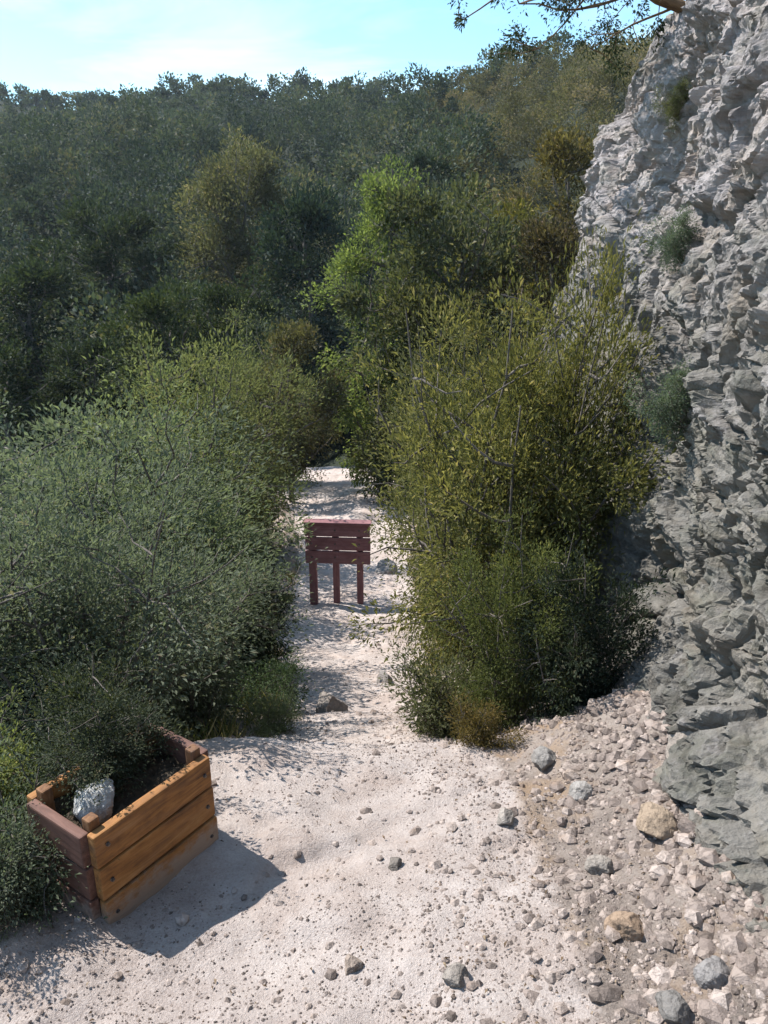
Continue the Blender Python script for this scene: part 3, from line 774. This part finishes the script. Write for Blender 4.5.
def litter():
    k = 1300
    y = 1.0 + 7 * rg.uniform(0, 1, k) ** 1.5
    px = path_x(y); w = path_w(y)
    side = rg.uniform(0, 1, k)
    x = np.where(side < 0.25, px + rg.uniform(-1.1, 1, k) * w, np.where(side < 0.7, px + w * rg.uniform(0.4, 1.5, k), px - w * rg.uniform(0.9, 1.6, k)))
    z = zt(x, y) + 0.006
    a = rg.uniform(0, 6.28, k)
    L = rg.uniform(0.008, 0.022, k)
    V, F, t = leaf_np(np.column_stack([x, y, z]), np.column_stack([np.cos(a), np.sin(a), rg.normal(0, .2, k)]), unit(np.array([0, 0, 1.]) + rg.normal(0, .3, (k, 3))), L, L * 0.36, rg.uniform(0, 1, k), 0.25)
    o = obj('leaf_litter', mesh_np('leaf_litter', V, F, {'tint': t}), M['litter'])
    tag(o, 'fallen brown leaves scattered on the trail', 'leaf litter', kind='stuff')
litter()

# ------------------------------------------------------------------ rocks
def rock(upx, y, r, label, tint=(1, 1, 1), seed=0, x=None, z=None, sink=0.25, squash=0.75, group='loose rocks at the cliff foot'):
    rg2 = np.random.RandomState(seed + 100)
    import bmesh
    bm = bmesh.new(); bmesh.ops.create_icosphere(bm, subdivisions=5, radius=1.0)
    V = np.array([v.co[:] for v in bm.verts]); F = np.array([[v.index for v in f.verts] for f in bm.faces]); bm.free()
    V = V * np.array([rg2.uniform(.9, 1.3), rg2.uniform(.75, 1.05), squash])
    for _ in range(11):
        n = unit(rg2.normal(0, 1, 3)); d = rg2.uniform(0.5, 0.78); s = V @ n
        V = V - np.outer(np.maximum(s - d, 0) * 0.93, n)
    V = V + unit(V) * (fbm(V * 2.2, 5, 0.55, seed) * 0.06)[:, None]
    V *= r
    x = x_at(upx, y) if x is None else x
    zz = z1(x, y) if z is None else z
    o = obj('rock', mesh_np('rock', V, F, None, False), M['rock'])
    o.location = (x, y, zz + r * squash * (0.42 - sink)); o.rotation_euler = (0, 0, rg2.uniform(0, 6.28)); o.color = (*tint, 1)
    tag(o, label, 'rock', group)
    return o
rock(655, 2.15, 0.085, 'tan flat-topped rock at the cliff foot in the right foreground', (1.15, .95, .75), 1)
rock(742, 1.95, 0.055, 'grey rock against the right frame edge', (.85, .85, .88), 2)
rock(580, 2.45, 0.055, 'small pale rock below the dark bush at the cliff foot', (1.1, 1.1, 1.1), 3)
rock(700, 2.45, 0.15, 'large grey rock wedged against the cliff base', (1.0, .93, .87), 4)
rock(625, 1.7, 0.06, 'low brown stone in the bare tan earth patch', (1.1, .85, .65), 5)
rock(715, 1.5, 0.055, 'bluish grey stone in the bottom right corner', (.9, .9, .93), 6)
rock(545, 2.75, 0.07, 'grey stone half under the shrubs at the right trail edge', (.9, .9, .9), 7)
rock(505, 2.3, 0.045, 'fist-sized light stone on the right of the trail', (1.2, 1.15, 1.1), 8)
rock(395, 2.05, 0.03, 'small dark stone in the middle of the trail', (.7, .66, .62), 9, group='stones on the trail')
rock(352, 1.62, 0.035, 'flat beige stone near the bottom of the trail', (1.15, 1.0, .9), 10, group='stones on the trail')
rock(455, 1.55, 0.04, 'grey-beige stone low on the trail right of centre', (1.0, .95, .9), 11, group='stones on the trail')
rock(330, 5.1, 0.16, 'brown-grey rock jutting from the left of the lower trail', (.8, .75, .72), 12, group='stones on the trail')
rock(385, 6.2, 0.10, 'grey rock on the right of the lower trail', (.85, .83, .83), 13, group='stones on the trail')
rock(388, 12.2, 0.26, 'grey boulder on the trail just right of the maroon board', (.9, .9, .92), 14, group='stones on the trail')
rock(600, 2.0, 0.05, 'mottled stone beside the tan flat-topped rock', (1.0, .95, .9), 15)
rock(672, 1.42, 0.05, 'dark grey stone near the bottom right of the foreground', (.7, .7, .7), 16)

# ------------------------------------------------------------------ timber pieces
def board_bm(bm, c, ax, size, bev=0.006):
    """a box at c with axes ax (3x3 rows) and full sizes; bevelled"""
    import bmesh
    from mathutils import Matrix, Vector
    r = bmesh.ops.create_cube(bm, size=1.0)
    vs = r['verts']
    es = list({e for v in vs for e in v.link_edges})
    for v in vs: v.co = Vector((v.co.x * size[0], v.co.y * size[1], v.co.z * size[2]))
    rb = bmesh.ops.bevel(bm, geom=es, offset=bev, segments=2, affect='EDGES', profile=0.6)
    allv = {v for f in rb['faces'] for v in f.verts} | {v for v in vs if v.is_valid}
    for v in allv:
        p = v.co
        v.co = Vector(c) + Vector(ax[0]) * p.x + Vector(ax[1]) * p.y + Vector(ax[2]) * p.z
def boards(name, items, mat, parent, bev=0.006, seed=0):
    import bmesh
    out = bmesh.new()
    for it in items:
        b = bmesh.new(); board_bm(b, *it, bev=bev)
        tmp = bpy.data.meshes.new('tmp'); b.to_mesh(tmp); b.free(); out.from_mesh(tmp); bpy.data.meshes.remove(tmp)
    me = bpy.data.meshes.new(name); out.to_mesh(me); out.free()
    return obj(name, me, mat, parent)
AX = ((1, 0, 0), (0, 1, 0), (0, 0, 1))

# planter: long face from (-.83,1.80) to (-.58,2.16)
def planter():
    A = np.array([-.835, 1.79]); B = np.array([-.575, 2.17])
    d = B - A; Lg = float(np.linalg.norm(d)); ang = math.atan2(d[1], d[0])
    z0 = min(z1(*A), z1(*B)) - 0.02
    t = thing('wooden_planter', 'orange-brown wooden plank planter box beside the trail at the lower left', 'planter', (A[0], A[1], z0), ang)
    W, Hh = 0.30, 0.36          # local: x along the long face, +y to the back left
    nb, bh = 3, Hh / 3
    it, it2 = [], []
    for k in range(nb):
        zc = bh * (k + 0.5)
        jx = random.uniform(-.006, .006)
        it.append(((Lg / 2 + jx, 0.0 + random.uniform(-.003, .003), zc), AX, (Lg - 0.012, 0.032, bh - 0.008)))
        it2.append(((Lg / 2 + jx, W + random.uniform(-.003, .003), zc), AX, (Lg - 0.012, 0.032, bh - 0.008)))
    boards('side_panel', it, M['timber'], t); boards('side_panel', it2, M['timber'], t)
    for xx in (0.0, Lg):
        it = [((xx + random.uniform(-.003, .003), W / 2, bh * (k + 0.5)), AX, (0.032, W - 0.04, bh - 0.008)) for k in range(nb)]
        boards('end_panel', it, M['timber_dark'], t)
    for (xx, yy) in ((0.035, 0.038), (Lg - 0.035, 0.038), (0.035, W - 0.038), (Lg - 0.035, W - 0.038)):
        boards('corner_post', [((xx, yy, Hh / 2 + 0.012), AX, (0.036, 0.036, Hh + 0.03))], M['timber_v'], t)
    import bmesh
    for k in range(nb):
        for xx in (0.04, Lg - 0.04):
            bm = bmesh.new(); bmesh.ops.create_cone(bm, segments=8, radius1=0.007, radius2=0.006, depth=0.006, cap_ends=True)
            me = bpy.data.meshes.new('bolt'); bm.to_mesh(me); bm.free()
            o = obj('bolt', me, M['steel'], t); o.location = (xx + random.uniform(-.006, .006), -0.0185, bh * (k + 0.5) + random.uniform(-.012, .012)); o.rotation_euler = (R(90), 0, 0)
    nx, ny = 40, 40
    gx_, gy_ = np.meshgrid(np.linspace(0.017, Lg - 0.017, nx), np.linspace(0.017, W - 0.017, ny))
    p = np.column_stack([gx_.ravel(), gy_.ravel(), np.zeros(nx * ny)])
    p[:, 2] = Hh - 0.07 + fbm(p * 14, 4, .6, 80) * 0.02
    obj('soil', mesh_np('soil', p, grid_faces(ny, nx), None, True), M['soil'], t)
    c, s = math.cos(ang), math.sin(ang)
    lx, ly = 0.13, 0.16
    wx, wy = A[0] + c * lx - s * ly, A[1] + s * lx + c * ly
    o = rock(0, wy, 0.09, 'white stone lying on the soil inside the wooden planter', (1.6, 1.7, 1.75), 30, x=wx, z=z0 + Hh - 0.06, sink=0.1, group=None)
planter()
plant('darkshrub', 0, 2.13, 702, 'dark twiggy plant growing out of the wooden planter', None, 0, 1.25, x=-0.90, z=-0.10, tint=(1.15, 1.05, 1.1))
plant('sage_low', 0, 1.93, 770, 'grey-green bush hanging over the left end of the planter', None, 0, 1.05, x=-1.13, tint=(.85, .9, .8))

def notice_board():
    yb = 10.5; x0, x1 = x_at(308, yb), x_at(370, yb); xm = (x0 + x1) / 2; wd_ = x1 - x0
    z0 = z1(xm, yb) - 0.05
    t = thing('notice_board', 'maroon-brown wooden board barrier on three posts on the trail', 'notice board', (xm, yb, z0), R(-4))
    Ht = 1.32
    it = []
    for k, zc in enumerate((Ht - 0.10, Ht - 0.31, Ht - 0.52)):
        it.append(((random.uniform(-.01, .01), -0.055, zc), AX, (wd_ + 0.02, 0.035, 0.192)))
    boards('board_panel', it, M['redwood'], t)
    for xx, ww in ((-wd_ / 2 + 0.09, 0.11), (-0.03, 0.09), (wd_ / 2 - 0.14, 0.09)):
        p = boards('post', [((xx, 0.01, Ht / 2 - 0.1), AX, (ww, 0.09, Ht + 0.12))], M['redwood_v'], t, 0.01)
    boards('cap_rail', [((0, -0.02, Ht + 0.008), AX, (wd_ + 0.06, 0.16, 0.03))], M['redwood'], t)
    import bmesh
    for xx in (-wd_ / 2 + 0.09, -0.03, wd_ / 2 - 0.14):
        for zc in (Ht - 0.10, Ht - 0.31, Ht - 0.52):
            bm = bmesh.new(); bmesh.ops.create_cone(bm, segments=10, radius1=0.014, radius2=0.011, depth=0.012, cap_ends=True)
            me = bpy.data.meshes.new('bolt'); bm.to_mesh(me); bm.free()
            o = obj('bolt', me, M['steel'], t); o.location = (xx, -0.078, zc); o.rotation_euler = (R(90), 0, 0)
notice_board()

# plants rooted in the rock face
def face_plant(row, colf, kind, s, label, tint):
    j = int(np.argmin(np.abs(CLF[row, :, 1] - colf)))
    p = CLF[row, j]
    t = plant(kind, 0, float(p[1]), 0, label, 'plants rooted in the cliff face', 0, 1, z=float(p[2]), x=float(p[0]) + 0.02, tint=tint)
    t.scale = (s, s, s); t.rotation_euler = (0, R(-35), random.uniform(-.5, .5))
face_plant(240, 4.6, 'sage_low', 0.42, 'small grey-green plant rooted in the upper middle of the cliff face', (.9, 1.0, 1.0))
face_plant(152, 3.7, 'sage_low', 0.5, 'grey-green plant on the cliff face beside the tallest yellow-green shrub', (.85, .95, .9))
face_plant(328, 6.2, 'sage_low', 0.4, 'tuft of leaves high on the pale part of the cliff', (1.1, 1.0, .7))

# ------------------------------------------------------------------ light, sky, camera
SUN_EL = R(50); SUN_DIR = np.array([-0.86, 0.51])
az = math.atan2(SUN_DIR[0], SUN_DIR[1])        # from +Y towards +X
sd = bpy.data.lights.new('sun', 'SUN'); sd.energy = 4.2; sd.angle = R(0.5); sd.color = (1.0, 0.955, 0.90)
so = bpy.data.objects.new('sun', sd); col.objects.link(so)
from mathutils import Vector
h = math.cos(SUN_EL)
to_sun = Vector((math.sin(az) * h, math.cos(az) * h, math.sin(SUN_EL)))
so.rotation_euler = to_sun.to_track_quat('Z', 'Y').to_euler()

wld = bpy.data.worlds.new('World'); scene.world = wld; wld.use_nodes = True
nt = wld.node_tree; nd, ln = nt.nodes, nt.links; nd.clear()
sky = N(nd, 'ShaderNodeTexSky'); sky.sky_type = 'NISHITA'; sky.sun_disc = False
sky.sun_elevation = SUN_EL; sky.sun_rotation = az
sky.air_density = 1.0; sky.dust_density = 0.35; sky.ozone_density = 0.9; sky.altitude = 300
tc = N(nd, 'ShaderNodeTexCoord'); mp = N(nd, 'ShaderNodeMapping'); mp.inputs['Scale'].default_value = (1.2, 1.2, 7)
ln.new(tc.outputs['Generated'], mp.inputs['Vector'])
cn = noise(nd, ln, mp.outputs[0], 1.6, 7, 0.6, 0.5)
cr = ramp(nd, [(0.45, (0, 0, 0)), (0.75, (1, 1, 1))]); ln.new(cn.outputs['Fac'], cr.inputs['Fac'])
cl_ = mixc(nd, ln, math_n(nd, ln, 'MULTIPLY', cr.outputs[0], 0.6), sky.outputs[0], (9.0, 7.6, 7.6))
bg = N(nd, 'ShaderNodeBackground'); bg.inputs['Strength'].default_value = 0.118
ln.new(mixc(nd, ln, 1.0, cl_, (0.72, 0.95, 1.0), 'MULTIPLY'), bg.inputs['Color'])
wo = N(nd, 'ShaderNodeOutputWorld'); ln.new(bg.outputs[0], wo.inputs['Surface'])

def haze():
    import bmesh
    me = bpy.data.meshes.new('haze'); bm = bmesh.new(); bmesh.ops.create_cube(bm, size=1.0); bm.to_mesh(me); bm.free()
    o = bpy.data.objects.new('haze', me); col.objects.link(o)
    z0, z1_ = float(Z.min()) - 1.0, float(Z.max()) + 14.0
    o.location = (0, 335, (z0 + z1_) / 2); o.scale = (842, 732, z1_ - z0)
    m, nt, nd, ln = new_mat('thin_haze')
    pv = N(nd, 'ShaderNodeVolumePrincipled'); pv.inputs['Color'].default_value = (0.80, 0.90, 1.0, 1)
    pv.inputs['Density'].default_value = 0.00022; pv.inputs['Anisotropy'].default_value = 0.3
    ou = N(nd, 'ShaderNodeOutputMaterial'); ln.new(pv.outputs[0], ou.inputs['Volume'])
    me.materials.append(m)
    tag(o, 'thin bluish haze over the far hillside', 'haze', kind='stuff')
haze()

cam = bpy.data.cameras.new('camera'); co = bpy.data.objects.new('camera', cam); col.objects.link(co)
co.location = (0, 0, EYE); co.rotation_euler = (R(90) - PITCH, 0, 0)
cam.sensor_fit = 'VERTICAL'; cam.sensor_height = 36; cam.lens = FPX / 1024 * 36
cam.clip_start = 0.05; cam.clip_end = 3000
scene.camera = co
scene.view_settings.view_transform = 'Standard'; scene.view_settings.look = 'None'
scene.view_settings.exposure = 1.17; scene.view_settings.gamma = 1; scene.view_settings.use_curve_mapping = False
scene.cycles.max_bounces = 6; scene.cycles.diffuse_bounces = 3; scene.cycles.transmission_bounces = 4
scene.cycles.use_denoising = True
